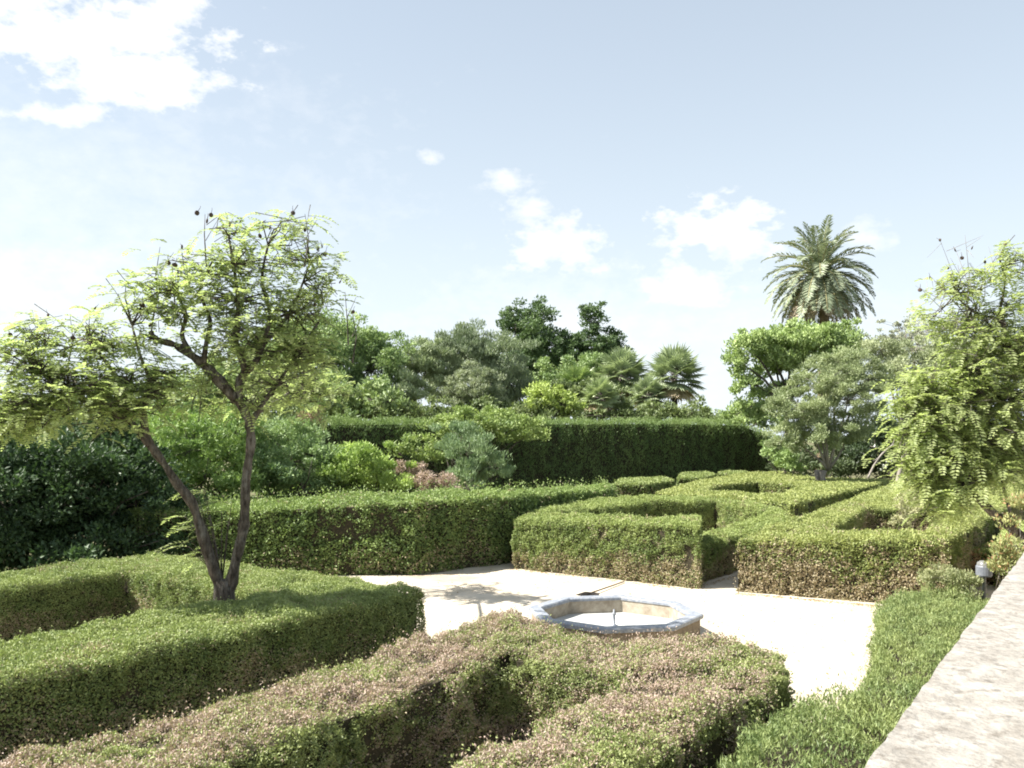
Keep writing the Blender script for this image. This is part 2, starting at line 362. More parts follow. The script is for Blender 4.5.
hedge('box_hedge', 'small sunny green hedge near the right edge, behind the leaning thin stem', 'hedge', [H([(996, 545), (1012, 546), (1075, 536), (1060, 515), (1002, 523)], .95)],
      box_col((.09, .13, .025), (.2, .23, .06)), L=.065, cov=8, seed=85)

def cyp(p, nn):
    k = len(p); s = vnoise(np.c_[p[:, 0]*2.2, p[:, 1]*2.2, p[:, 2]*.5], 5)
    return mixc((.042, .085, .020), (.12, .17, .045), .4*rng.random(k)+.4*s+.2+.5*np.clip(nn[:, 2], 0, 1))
def cz(px, py, Y): x = (px-512)/F*Y; return (x, Y, CAMH+(HZ-py)/F*Y)
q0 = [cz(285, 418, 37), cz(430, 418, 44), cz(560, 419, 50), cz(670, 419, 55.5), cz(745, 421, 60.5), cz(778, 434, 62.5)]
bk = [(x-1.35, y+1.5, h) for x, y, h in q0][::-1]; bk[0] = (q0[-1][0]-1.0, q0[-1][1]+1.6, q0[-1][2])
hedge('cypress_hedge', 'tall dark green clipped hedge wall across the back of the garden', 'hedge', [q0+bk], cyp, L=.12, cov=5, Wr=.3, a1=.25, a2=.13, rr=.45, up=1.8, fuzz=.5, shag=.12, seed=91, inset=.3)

# feathery hedge along the wall
def rose(p, nn):
    k = len(p)
    return mixc((.06, .095, .025), (.17, .20, .06), .55*rng.random(k)+.35*vnoise(p/.3, 6)+.3*vnoise(p/.1, 8)+.25)
rb = [(*AB(-8, 5.9), .95), (*AB(-2.4, 5.98), .97), (*P(839, 689, 1.0), 1.0), (*P(869, 646, 1.0), 1.0), (*P(872, 616, 1.0), 1.0), (*P(887, 592, .97), .97), (*P(921, 585, .95), .95), (*P(965, 586, .93), .93),
      (*P(990, 597, .92), .92), (*AB(3.8, 7.45), .92), (*AB(-8, 7.45), .98)]
rs = hedge('rosemary_hedge', 'loose bright green feathery hedge running along the low stone wall', 'hedge', [rb], rose, L=.044, cov=10, Wr=.24, a1=.10, a2=.09, rr=.22, up=1.0, fuzz=.10, seed=95, shag=.05, inset=.14)

# ------------------------------------------------------------------ wall and terrace
STONE = noise_mat('weathered_stone', (.21, .195, .172), (.30, .283, .255), 6, .95, .55, 26, stretch=(1, 1, 1), c3=(.15, .135, .115), s3=18, bdist=.03)
STONES = noise_mat('wall_render', (.30, .27, .22), (.42, .38, .31), 2.5, .95, .5, 30)
wr = root('stone_wall', (*AB(-3, 7.9), 0), 'low stone parapet with a broad pale weathered top, bottom right corner', 'wall')
def prism(mb, a0, a1_, b0, b1, z0, z1, na=1, jitter=0., mat=0):
    aa = np.linspace(a0, a1_, na+1); nb_ = max(1, int((b1-b0)/.06)) if jitter else 1; bb = np.linspace(b0, b1, nb_+1)
    g = np.array([[(*AB(a, b), z1) for b in bb] for a in aa], float)
    if jitter:
        fl = g.reshape(-1, 3); fl[:, :2] += BX*(.010*vnoise(fl/.21, 14)+.006*vnoise(fl/.06, 15)+.004)[:, None]*(np.tile(np.arange(nb_+1) == 0, na+1)[:, None]); fl[:, 2] += jitter*(vnoise(fl/.13, 2)+.6*vnoise(fl/.05, 3)+vnoise(fl/.5, 4)); g = fl.reshape(g.shape)
    na1, nb1 = g.shape[:2]; I = np.arange(na1*nb1).reshape(na1, nb1)
    q = np.stack([I[:-1, :-1], I[:-1, 1:], I[1:, 1:], I[1:, :-1]], -1).reshape(-1, 4)[:, ::-1]
    mb.add(g.reshape(-1, 3), f4=q, mat=mat)
    for line in (g[:, 0], g[::-1, -1], g[0, ::-1], g[-1, :]):
        lo = line.copy(); lo[:, 2] = z0; n = len(line); v = np.vstack([line, lo])
        mb.add(v, f4=[(i, i+1, n+i+1, n+i) for i in range(n-1)], mat=mat)
mb = MB(); prism(mb, -14, 12, 7.70, 8.09, 0, 2.07); mb.build('wall_body', STONES, wr)
mb = MB(); prism(mb, -14, 12, 7.65, 8.15, 2.075, 2.2, 400, .006); mb.build('coping', STONE, wr)
mb = MB(); prism(mb, -14, 12, 8.10, 30, -.0, 1.5)
tag(mb.build('terrace', STONES), kind='structure')

# ------------------------------------------------------------------ fountain
TILEB = noise_mat('blue_grey_tile', (.16, .18, .22), (.26, .28, .31), 14, .45, .15, 40, c3=(.34, .34, .34), s3=9)
TAN = noise_mat('tan_brick', (.20, .155, .11), (.30, .24, .17), 12, .8, .4, 50)
BASIN = noise_mat('white_basin', (.38, .39, .38), (.48, .48, .46), 3, .5, .1, 30)
fx, fy = P(614, 610, .42)
fr = root('fountain', (fx, fy, 0), 'low octagonal fountain basin with a blue-grey tiled rim on the sand', 'fountain')
ang0 = math.atan2(AX[1], AX[0])+math.pi/8
def octa(r): return [(fx+r*math.cos(ang0+i*math.pi/4), fy+r*math.sin(ang0+i*math.pi/4)) for i in range(8)]
def ringm(rings, closed=False, mat=0):
    mb = MB(); v = []
    for r, z in rings: v += [(x, y, z) for x, y in octa(r)]
    q = [(k*8+i, k*8+(i+1) % 8, (k+1)*8+(i+1) % 8, (k+1)*8+i) for k in range(len(rings)-1) for i in range(8)]
    mb.add(v, f4=q); return mb
ro = 1.41
ringm([(ro-.05, 0), (ro-.05, .345)]).build('outer_wall', TAN, fr)
ringm([(ro-.06, .35), (ro, .352), (ro+.005, .405), (ro-.02, .42), (ro-.20, .42), (ro-.222, .40), (ro-.222, .36), (ro-.16, .358)]).build('rim', TILEB, fr)
TAN_LIT = noise_mat('sunlit_inner_tan', (.24, .20, .15), (.38, .34, .27), 6, .8, .3, 50)  # paler copy of the tan wall, imitating sun on the inner faces
ringm([(ro-.205, .359), (ro-.205, .12)]).build('inner_wall', TAN_LIT, fr)
mb = MB(); mb.add([(x, y, .145) for x, y in octa(ro-.203)]+[(fx, fy, .14)], f3=[(i, (i+1) % 8, 8) for i in range(8)]); mb.build('basin_floor', BASIN, fr)
mb = MB(); prof = [(.075, .145), (.07, .17), (.025, .19), (.02, .33), (.035, .35), (.035, .37), (.015, .39), (.012, .43), (.001, .43)]
vv = []; k = 14
for r, z in prof: vv += [(fx+r*math.cos(j/k*6.283), fy+r*math.sin(j/k*6.283), z) for j in range(k)]
mb.add(vv, f4=[(a*k+j, a*k+(j+1) % k, (a+1)*k+(j+1) % k, (a+1)*k+j) for a in range(len(prof)-1) for j in range(k)]); mb.build('jet_spout', TILEB, fr, smooth=True)

# broom on the sand behind the fountain
DARK = noise_mat('dark_bristle', (.03, .027, .025), (.07, .06, .05), 30, .8, .5, 90)
WOOD = noise_mat('grey_wood', (.13, .10, .075), (.20, .16, .12), 10, .8, .3, 40, stretch=(1, 1, 1))
bx, by = P(592, 593, .05); ex, ey = P(624, 581.5, .03)
br = root('garden_broom', (bx, by, 0), 'dark garden broom lying on the sand between fountain and hedge', 'broom')
dv = unit(np.array([ex-bx, ey-by])); pv = np.array([dv[1], -dv[0]])
mb = MB()
for i in range(60):
    s = (i/59-.5)*.30; a = np.array([bx, by])+pv*s; b_ = np.array([bx, by])-dv*(.22+.03*rng.random())+pv*(s*1.6+rng.normal()*.01)
    mb.tube([(a[0], a[1], .055), (b_[0], b_[1], .02+.02*rng.random())], [.012, .008], 4)
mb.build('broom_head', DARK, br)
mb = MB(); mb.tube([(bx-dv[0]*.04, by-dv[1]*.04, .06), ((bx+ex)/2, (by+ey)/2, .045), (ex, ey, .03)], [.017, .016, .015], 8); mb.build('handle', WOOD, br)

# garden light by the wall
GREY = noise_mat('grey_metal', (.12, .13, .15), (.17, .18, .20), 8, .4, .05, 60)
LENS = noise_mat('frosted_lens', (.12, .12, .118), (.17, .17, .165), 5, .3, 0, 10)
lp = at(984, 568, 12.4)
lr = root('garden_light', (lp[0], lp[1], 0), 'small grey garden light on a post among plants by the wall', 'garden light')
def lathe(cx, cy, prof, k=20):
    mb = MB(); v = []
    for r, z in prof: v += [(cx+r*math.cos(j/k*6.2832), cy+r*math.sin(j/k*6.2832), z) for j in range(k)]
    mb.add(v, f4=[(a*k+j, a*k+(j+1) % k, (a+1)*k+(j+1) % k, (a+1)*k+j) for a in range(len(prof)-1) for j in range(k)]); return mb
z0 = lp[2]
lathe(lp[0], lp[1], [(.04, 0), (.028, .03), (.028, z0-.13), (.06, z0-.12)], 12).build('post', GREY, lr, smooth=True)
lathe(lp[0], lp[1], [(.001, z0-.12), (.10, z0-.12), (.11, z0-.10), (.11, z0+.02), (.10, z0+.04)], 20).build('housing', GREY, lr)
lathe(lp[0], lp[1], [(.098, z0+.041), (.09, z0+.08), (.05, z0+.105), (.001, z0+.11)], 20).build('lens_dome', LENS, lr, smooth=True)

# ------------------------------------------------------------------ vegetation builders
def blob(px, py, Y, rx, ry, dr=1.0, dY=0):
    c = at(px, py, Y+dY); s = (Y+dY)/F
    return (c, np.array([rx*s, rx*s*dr, ry*s]))
def crown(mb, blobs, L, cov=2.2, clump=.35, g1=(.05, .085, .02), g2=(.12, .17, .04), Wr=.42, fill=.5, droop=0., seed=1, twmb=None, twr=.012, ntw=14, spread=1., up=.5, odd=None, src=None):
    ctrs = []
    for bi, (c, r) in enumerate(blobs):
        vol = 4.19*r[0]*r[1]*r[2]; surf = 4*math.pi*((r[0]*r[1])**1.6/3+(r[0]*r[2])**1.6/3+(r[1]*r[2])**1.6/3)**(1/1.6)
        nc = max(5, int(surf/(clump*clump*3.14)*cov*fill))
        d = unit(rng.normal(size=(nc, 3))); d[:, 2] = d[:, 2]*.85+.1
        rad = 1-.55*rng.random(nc)**1.7
        cc = c+d*r*rad[:, None]; cc += rng.normal(size=(nc, 3))*clump*.35
        ctrs.append(cc)
        nl = max(6, int(clump*clump*3.14/(L*L*Wr*.5)*1.1))
        cs = clump*rng.uniform(.55, 1.3, nc)
        k = nc*nl; cr = np.repeat(cc, nl, 0); sr = np.repeat(cs, nl)[:, None]
        lp_ = unit(rng.normal(size=(k, 3)))*(rng.random(k)**.45)[:, None]*sr*np.array([1, 1, .62])
        p = cr+lp_; p[:, 2] -= droop*sr[:, 0]*rng.random(k)
        p[:, 2] = np.maximum(p[:, 2], .05)
        ax = lp_/sr+rng.normal(size=(k, 3))*.5; ax[:, 2] += up-droop*1.5
        outn = unit((p-c)/r); nrm = rng.normal(size=(k, 3))*.7+outn*.5; nrm[:, 2] += .5
        t = .55*rng.random(k)+.25*np.repeat(rng.random(nc), nl)+.3*vnoise(p/(clump*3), seed)+.1
        col = mixc(g1, g2, t)
        if odd is not None:
            cr_, fr_ = odd; s_ = rng.random(k) < fr_; col[s_] = np.asarray(cr_)*rng.uniform(.8, 1.2, s_.sum())[:, None]
        mb.leaves(p, ax, nrm, L*rng.uniform(.65, 1.3, k), L*Wr*rng.uniform(.7, 1.3, k), col)
        if twmb is not None:
            s0 = c if src is None else c - np.array([0, 0, r[2]*.5])
            for q in cc[rng.permutation(nc)[:ntw]]:
                m_ = (s0+q)/2+rng.normal(size=3)*np.linalg.norm(q-s0)*.12; twmb.tube([s0, m_, q], [twr, twr*.6, twr*.25], 4, cap=False)
    return ctrs
def limb(mb, a, b, ra, rb_, sag=.12, n=5, k=6, wob=.04):
    a = np.array(a, float); b = np.array(b, float); d = np.linalg.norm(b-a)
    t = np.linspace(0, 1, n)[:, None]; p = a*(1-t)+b*t
    p[:, 2] += (np.sin(t[:, 0]*math.pi))*sag*d; p[1:-1] += rng.normal(size=(n-2, 3))*wob*d
    mb.tube(p, np.linspace(ra, rb_, n), k)
def tree(name, label, blobs, base, L, trunk_r=.2, bark=None, m=None, group=None, cat='tree', forks=1, thr=None, **k):
    b0 = np.array([*base[:2], 0.]); t = root(name, b0, label, cat, group)
    tw = MB(); mb = MB()
    zc = np.mean([c[2] for c, r in blobs]); top = np.mean([c for c, r in blobs], axis=0)
    fork = b0+(top-b0)*.35; fork[2] = max(.3, min(c[2]-r[2]*.4 for c, r in blobs)*.6 if thr is None else thr)
    for j in range(forks):
        o = np.array([rng.normal()*trunk_r*(forks > 1)*1.5, rng.normal()*trunk_r*(forks > 1), 0])
        limb(tw, b0+o*.6-np.array([0, 0, .05]), fork+o*2, trunk_r, trunk_r*.7, 0, 5, 8, .03)
    for c, r in blobs:
        limb(tw, fork, c, trunk_r*.55, trunk_r*.15, .05)
    crown(mb, blobs, L, twmb=tw, twr=trunk_r*.12, **k)
    tw.build('trunk', bark or BARK, t, smooth=True); mb.build('crown', m or LEAF, t)
    return t
def shrub(name, label, blobs, base, L, m=None, group=None, cat='shrub', sr=.035, **k):
    b0 = np.array([*base[:2], 0.]); t = root(name, b0, label, cat, group)
    tw = MB(); mb = MB()
    for c, r in blobs:
        for j in range(3): limb(tw, b0+rng.normal(size=3)*[.1, .1, 0], c+rng.normal(size=3)*r*.4, sr, sr*.35, .05)
    crown(mb, blobs, L, twmb=tw, **{'twr': .012, **k})
    tw.build('stems', BARK, t, smooth=True); mb.build('foliage', m or LEAF, t)
    return t

# fronds: pinnate leaves made of leaflets
def frond(mb, base, d0, length, droop, npair, ll, lw, g1, g2, rib=None, ribr=.01, vang=.5, lift=0.):
    n = npair; t = (np.arange(n)+.5)/n
    d = unit(np.array(d0, float)); hor = np.array([d[0], d[1], 0]); 
    P_ = [np.array(base, float)]; step = length/n; cur = d.copy()
    for i in range(n):
        cur = unit(cur+np.array([0, 0, -droop/n])); P_.append(P_[-1]+cur*step)
    P_ = np.array(P_); T = unit(np.gradient(P_, axis=0))[1:]; Q = P_[1:]
    side = unit(np.cross(T, np.array([0, 0, 1.])+rng.normal(size=3)*.05)); upv = np.cross(side, T)
    env = np.sin(np.clip(t*.93+.07, 0, 1)*math.pi)**.5
    for sg in (-1, 1):
        ax = side*sg+T*.75+upv*vang*.6+rng.normal(size=(n, 3))*.12; ax[:, 2] -= lift
        ax = unit(ax); LL = ll*env*rng.uniform(.8, 1.15, n)
        mb.leaves(Q+ax*LL[:, None]*.5, ax, upv+rng.normal(size=(n, 3))*.25, LL, lw, mixc(g1, g2, rng.random(n)*.6+.4*rng.random()))
    if rib is not None: rib.tube(P_[::max(1, n//5)], np.linspace(ribr, ribr*.3, len(P_[::max(1, n//5)])), 4, cap=False)

# ------------------------------------------------------------------ two-stemmed jacaranda
def mk(pts): return np.array([at(x, y, d) for x, y, d in pts])
tb = at(226, 598, 12.0); tb[2] = 0
jt = root('jacaranda_tree', tb, 'airy two-stemmed tree with feathery leaves and dark pods rising from the left hedge', 'tree')
tw = MB(); fo = MB()
basep = np.array([tb[0], tb[1], 0.])
def smooth(pts, n=4):
    pts = np.asarray(pts); o = [pts[0]]
    for i in range(len(pts)-1):
        p0 = pts[max(i-1, 0)]; p1 = pts[i]; p2 = pts[i+1]; p3 = pts[min(i+2, len(pts)-1)]
        for j in range(1, n+1):
            t = j/n; o.append(.5*((2*p1)+(-p0+p2)*t+(2*p0-5*p1+4*p2-p3)*t*t+(-p0+3*p1-3*p2+p3)*t**3))
    return np.array(o)
def bough(pts, r0, r1, k=8):
    s = smooth(mk(pts)); rad = np.linspace(r0, r1, len(s))*(1+.12*rng.normal(size=len(s)))
    tw.tube(s, rad, k); return s
tw.tube(np.array([basep, at(225, 620, 12.0), at(224, 597, 12.0), at(224, 580, 12.0)]), [.18, .16, .15, .13], 10)
BS = []
BS.append(bough([(228, 600, 12), (236, 560, 12), (244, 525, 12), (246, 480, 12), (251, 440, 12), (246, 415, 11.95), (236, 398, 11.9)], .078, .055, 10))
BS.append(bough([(236, 400, 11.9), (214, 375, 11.8), (194, 357, 11.7), (175, 345, 11.7), (158, 340, 11.6), (150, 332, 11.5)], .078, .03))
BS.append(bough([(190, 353, 11.7), (182, 335, 11.7), (186, 315, 11.7), (178, 295, 11.6)], .04, .015))
BS.append(bough([(203, 365, 11.7), (206, 345, 11.7), (210, 320, 11.8), (200, 290, 11.8), (212, 262, 11.8)], .042, .012))
BS.append(bough([(240, 405, 11.9), (240, 380, 11.9), (256, 362, 11.9), (262, 345, 12), (270, 315, 12), (262, 280, 12), (268, 245, 12)], .06, .015))
BS.append(bough([(250, 425, 12), (262, 405, 12.1), (280, 380, 12.3), (300, 350, 12.4), (320, 320, 12.5)], .045, .012))
BS.append(bough([(262, 345, 12), (285, 320, 12.2), (300, 290, 12.3), (310, 262, 12.3)], .035, .01))
BS.append(bough([(246, 372, 11.9), (236, 340, 11.7), (238, 300, 11.7), (232, 255, 11.7), (228, 235, 11.7)], .045, .01))
BS.append(bough([(221, 590, 12), (207, 550, 11.9), (193, 505, 11.8), (178, 485, 11.7), (165, 465, 11.6), (148, 440, 11.5), (142, 410, 11.4)], .078, .045, 10))
BS.append(bough([(150, 445, 11.5), (128, 420, 11.4), (100, 410, 11.3), (70, 392, 11.2), (40, 372, 11.2)], .06, .02))
BS.append(bough([(142, 412, 11.4), (125, 390, 11.3), (108, 365, 11.3), (90, 340, 11.3)], .045, .014))
BS.append(bough([(142, 412, 11.4), (150, 385, 11.4), (140, 355, 11.4), (132, 325, 11.4)], .04, .012))
BS.append(bough([(100, 410, 11.3), (60, 415, 11.2), (20, 400, 11.2), (-25, 380, 11.1)], .04, .015))
BS.append(bough([(258, 412, 12.05), (270, 405, 13.5), (282, 398, 15), (290, 392, 16.5), (300, 385, 17)], .045, .012))  # limb added behind the crown so its foliage shades the plaza
# (px, py, distance, half width, half height, fronds)
JB = [(228, 232, 11.7, 26, 20, 26), (285, 225, 12, 32, 16, 34), (250, 260, 11.8, 48, 22, 75), (300, 258, 12.2, 34, 22, 50), (322, 290, 12.4, 22, 24, 34),
      (205, 275, 11.7, 42, 22, 55), (160, 285, 11.5, 36, 24, 60), (135, 305, 11.5, 24, 20, 34), (240, 305, 11.8, 58, 26, 110), (295, 315, 12.3, 42, 34, 100), (265, 350, 12, 50, 30, 90),
      (305, 360, 12.4, 36, 30, 80), (180, 315, 11.6, 36, 16, 36), (150, 345, 11.5, 28, 12, 22), (275, 390, 12.2, 38, 20, 34), (230, 335, 11.4, 30, 20, 40),
      (45, 330, 11.2, 32, 22, 42), (85, 345, 11.3, 45, 24, 50), (20, 365, 11.1, 36, 34, 85), (75, 385, 11.2, 50, 26, 110), (130, 385, 11.4, 46, 20, 90), (40, 410, 11.1, 50, 26, 120), (110, 410, 11.3, 48, 20, 90), (5, 420, 11, 36, 20, 60), (160, 400, 11.4, 28, 18, 40)]
g1, g2 = (.13, .165, .06), (.245, .28, .125)
def fill_fronds(JB, BS, tw, fo, g1, g2, ln=.34, npair=9, ll=.085, lw=.022, droop=1.1, twig=3):
    skel = np.concatenate(BS)
    for (x, y, D, rx, ry, nf) in JB:
        c, r = blob(x, y, D, rx, ry, 1.0)
        near = skel[np.argmin(((skel-c)**2).sum(1))]
        nt_ = max(2, nf//6); tips = []
        for j in range(nt_):
            q = c+unit(rng.normal(size=3))*r*rng.random()**.5
            m_ = (near+q)/2+rng.normal(size=3)*.08; m_[2] += .05
            tw.tube([near, m_, q], [.014, .009, .004], 4, cap=False); tips.append(q); tips.append((m_+q)/2)
        for j in range(nf):
            b = tips[rng.integers(len(tips))]+rng.normal(size=3)*.14
            if rng.random() < .35:
                b1 = c+unit(rng.normal(size=3))*r*rng.random()**.4; tw.tube([b, (b+b1)/2+[0, 0, .03], b1], [.006, .004, .003], 4, cap=False); b = b1
            a = rng.random()*6.283
            frond(fo, b, (math.cos(a), math.sin(a), rng.uniform(-.1, .8)), ln*rng.uniform(.7, 1.3), droop*rng.uniform(.5, 1.4), npair, ll, lw, g1, g2, tw if rng.random() < .3 else None, .003)
fill_fronds([(a, b, c, d, e, int(f*(1.1 if b < 300 else 1.35))) for a, b, c, d, e, f in JB+[(165, 378, 11.5, 26, 18, 30), (195, 395, 11.9, 26, 18, 26), (110, 345, 11.4, 30, 20, 34), (215, 355, 11.9, 20, 20, 20), (240, 400, 12.3, 30, 22, 40), (300, 385, 16.5, 34, 24, 85), (283, 402, 17.5, 34, 20, 70), (330, 392, 16.5, 26, 18, 45), (262, 380, 16.8, 30, 22, 60)]], BS, tw, fo, g1, g2, lw=.034)  # the farthest clusters are added to cast dappled shade on the plaza
# shoots at the foot of the stems
shoots = []
for j in range(26):
    b = at(rng.uniform(185, 232), rng.uniform(490, 570), 12.1); a = rng.uniform(2.2, 4.2)
    frond(fo, b, (math.cos(a), math.sin(a)*.6, rng.uniform(-.1, .5)), rng.uniform(.3, .6), 1.0, 11, .10, .028, g1, g2, tw, .004)
    tw.tube([at(222, 585, 12.05), (b+at(222, 585, 12.05))/2+[0, 0, .05], b], [.01, .007, .004], 4, cap=False)
# bare twig tips
for (x, y, a) in [(150, 290, .3), (160, 255, .0), (172, 270, .1), (90, 318, -.3), (70, 322, .2), (345, 300, .4), (352, 318, .5), (205, 222, -.3), (305, 222, .3)]:
    b = at(x+rng.normal()*3, y+45, 11.7); e = at(x, y-8, 11.7); tw.tube([b, (b+e)/2+rng.normal(size=3)*.03, e], [.012, .007, .003], 4, cap=False)
    tw.tube([(b+e)/2, e+[.15*math.cos(a), .1, -.05]], [.006, .002], 4, cap=False)
tw.build('trunk', BARK, jt, smooth=True); fo.build('crown', LEAFT, jt)
POD = noise_mat('dark_pod', (.045, .03, .022), (.09, .06, .045), 20, .7, .2, 60)
def pod_mesh():
    mb = MB(); k = 10; prof = [(-.5, .02), (-.42, .6), (-.2, .92), (.05, 1), (.3, .85), (.45, .5), (.52, .05)]; v = []
    for z, r in prof: v += [(.033*r*math.cos(j/k*6.283), .013*r*math.sin(j/k*6.283), z*.06) for j in range(k)]
    mb.add(v, f4=[(a*k+j, a*k+(j+1) % k, (a+1)*k+(j+1) % k, (a+1)*k+j) for a in range(len(prof)-1) for j in range(k)])
    mb.tube([(0, 0, .03), (.004, 0, .07), (0, .004, .1)], [.004, .003, .003], 4)
    return mb
def pods(rt, pts, proto=None):
    for (x, y, D) in pts:
        w = at(x, y, D)
        if proto is None:
            mb = pod_mesh(); rt_o = rt['_o']; proto = mb.build('seed_pod', POD, origin=(0, 0, 0), smooth=True); o = proto
        else: o = proto.copy(); COL.objects.link(o)
        o.parent = rt; o.location = tuple(w-np.array(rt['_o'])); o.rotation_euler = (rng.normal()*.4, rng.normal()*.4, rng.random()*6.28); s = rng.uniform(.8, 1.15); o.scale = (s, s, s)
    return proto
PP = [(197, 213, 11.7), (211, 215, 11.7), (207, 221, 11.7), (293, 213, 12), (318, 249, 12.2), (325, 254, 12.2), (322, 246, 12.2), (182, 247, 11.7), (175, 265, 11.6), (168, 263, 11.6), (305, 230, 12), (260, 236, 11.9), (270, 228, 12),
      (95, 308, 11.3), (48, 315, 11.2), (73, 338, 11.2), (50, 346, 11.2), (122, 343, 11.4), (103, 347, 11.3), (32, 349, 11.1), (64, 355, 11.2), (155, 342, 11.4), (142, 305, 11.4), (143, 306, 11.4), (10, 335, 11.1), (230, 225, 11.8),
      (205, 300, 11.7), (150, 325, 11.4), (340, 282, 12.3), (353, 312, 12.3), (188, 252, 11.7), (315, 305, 12.2)]
PROTO = pods(jt, PP)

# ------------------------------------------------------------------ leaning tree at the right
rb0 = at(1110, 640, 15.5); rb0[2] = 0
rt_ = root('leaning_tree', rb0, 'yellow-green feathery tree leaning in from the right edge on a thin slanting stem', 'tree')
tw = MB(); fo = MB(); BS = []
tw.tube(smooth(np.array([rb0, at(1080, 585, 15.3), at(1016, 532, 15), at(979, 499, 14.8), at(965, 470, 14.8), at(950, 440, 14.8)])), np.linspace(.12, .03, 21), 8)
BS.append(bough([(1105, 640, 15.5), (1100, 540, 15.5), (1075, 450, 15.5), (1040, 390, 15.3), (1010, 350, 15), (1000, 310, 15)], .16, .04))
BS.append(bough([(979, 499, 14.8), (955, 460, 14.8), (930, 430, 14.8), (915, 415, 14.8)], .04, .015))
BS.append(bough([(1040, 390, 15.3), (990, 400, 15), (950, 390, 15), (920, 395, 15)], .05, .015))
BS.append(bough([(1016, 532, 15), (1000, 470, 15), (1005, 430, 15), (1000, 400, 15)], .03, .015))
BS.append(bough([(1010, 350, 15), (985, 320, 15), (960, 300, 15), (950, 275, 15)], .03, .008))
BS.append(bough([(1000, 310, 15), (1005, 280, 15), (1000, 255, 15), (1015, 235, 15)], .025, .007))
RB = [(1010, 265, 15, 22, 22, 34), (975, 285, 15, 30, 18, 34), (945, 285, 15, 20, 16, 12), (925, 315, 15, 22, 14, 16), (1000, 315, 15, 34, 24, 50), (960, 330, 15, 32, 18, 46), (1010, 350, 15, 36, 26, 110), (965, 365, 15, 38, 24, 110), (925, 385, 15, 30, 16, 70), (905, 405, 15, 18, 14, 34),
      (1000, 395, 15, 44, 28, 170), (950, 410, 15, 46, 24, 170), (920, 435, 14.8, 24, 20, 80), (985, 435, 15, 46, 26, 170), (940, 460, 14.8, 34, 22, 130), (925, 480, 14.7, 24, 18, 70), (950, 495, 14.7, 26, 16, 70), (985, 468, 14.9, 34, 18, 90), (1015, 450, 15.2, 28, 24, 80), (905, 460, 14.7, 12, 12, 18), (930, 508, 14.6, 10, 10, 14), (1030, 420, 15.4, 30, 40, 90), (1040, 350, 15.4, 30, 40, 90)]
fill_fronds([(a, b, c, d, e, int(f*1.6)) for a, b, c, d, e, f in RB], BS, tw, fo, (.14, .175, .06), (.265, .295, .125), ln=.40, npair=8, ll=.11, lw=.04, droop=1.4)
tw.build('trunk', BARK, rt_, smooth=True); fo.build('crown', LEAFT, rt_)
pods(rt_, [(955, 250, 15), (940, 240, 15), (962, 258, 15), (985, 262, 15), (930, 278, 15), (972, 248, 15), (1005, 244, 15), (920, 290, 15), (990, 280, 15), (948, 268, 15)], PROTO)
# twig ends carrying them
tw2 = MB()
for (x, y) in [(955, 248), (940, 240), (985, 260), (930, 276), (1005, 242), (920, 288), (965, 235)]:
    a = at(975+rng.normal()*8, 318, 15); e = at(x, y, 15); tw2.tube([a, (a+e)/2+rng.normal(size=3)*.08, e], [.014, .008, .003], 4, cap=False)
    for j in range(4):
        s = (a+e)/2+(e-a)*.5*rng.random(); tw2.tube([s, s+rng.normal(size=3)*.22+[0, 0, .08]], [.005, .002], 4, cap=False)
tw2.build('twigs', BARKP, rt_, smooth=True)

# ------------------------------------------------------------------ date palm
pb = at(821, 300, 62); pb[2] = 0
pr = root('date_palm', pb, 'tall date palm with a full feathery crown standing above the trees at right', 'palm tree')
c = at(820, 279, 62)
mb = MB(); tp = []; tr_ = []
for i in range(26):
    t = i/25; tp.append([pb[0]+.25*math.sin(t*2), pb[1], c[2]*t]); tr_.append(.42-.10*t+.03*(i % 2))
mb.tube(tp, tr_, 12); mb.build('trunk', noise_mat('palm_trunk', (.13, .095, .06), (.24, .18, .12), 4, bump=.8, bscale=8), pr)
fo = MB(); rib = MB()
for i in range(78):
    t = i/77; a = i*2.39996; el = R(86)-t*R(135)
    d = (math.cos(a)*math.cos(el), math.sin(a)*math.cos(el), math.sin(el)); brown = t > .86
    frond(fo, c+np.array(d)*.3, d, rng.uniform(4.0, 4.8)*(1-.22*max(0, t-.7)/.3), 1.75 if t < .75 else .8, 42, .78, .12, (.16, .12, .08) if brown else (.05, .075, .04), (.28, .22, .15) if brown else (.19, .21, .125), rib, .05, vang=.15)
fo.build('crown', leaf_mat('palm_leaf', .15, .45, .5), pr); rib.build('frond_ribs', noise_mat('rib', (.28, .26, .12), (.38, .34, .18), 3, bump=0), pr)
mb = MB()
for i in range(46):
    a = rng.random()*6.283; d = np.array([math.cos(a), math.sin(a), 0]); l = rng.uniform(.8, 1.7)
    p0 = c+d*.35-[0, 0, .2]; p1 = p0+d*l*.6+[0, 0, -.3]; p2 = p0+d*l*.8+[0, 0, -.3-l]
    mb.tube([p0, p1, p2], [.03, .03, .015], 4); k = 26; q = p1+(p2-p1)*rng.random(k)[:, None]+rng.normal(size=(k, 3))*.12
    mb.leaves(q, np.tile([0, 0, -1.], (k, 1))+rng.normal(size=(k, 3))*.3, rng.normal(size=(k, 3)), .4, .05, mixc((.34, .22, .10), (.42, .31, .16), rng.random(k)))
mb.build('fruit_stalks', LEAF, pr)

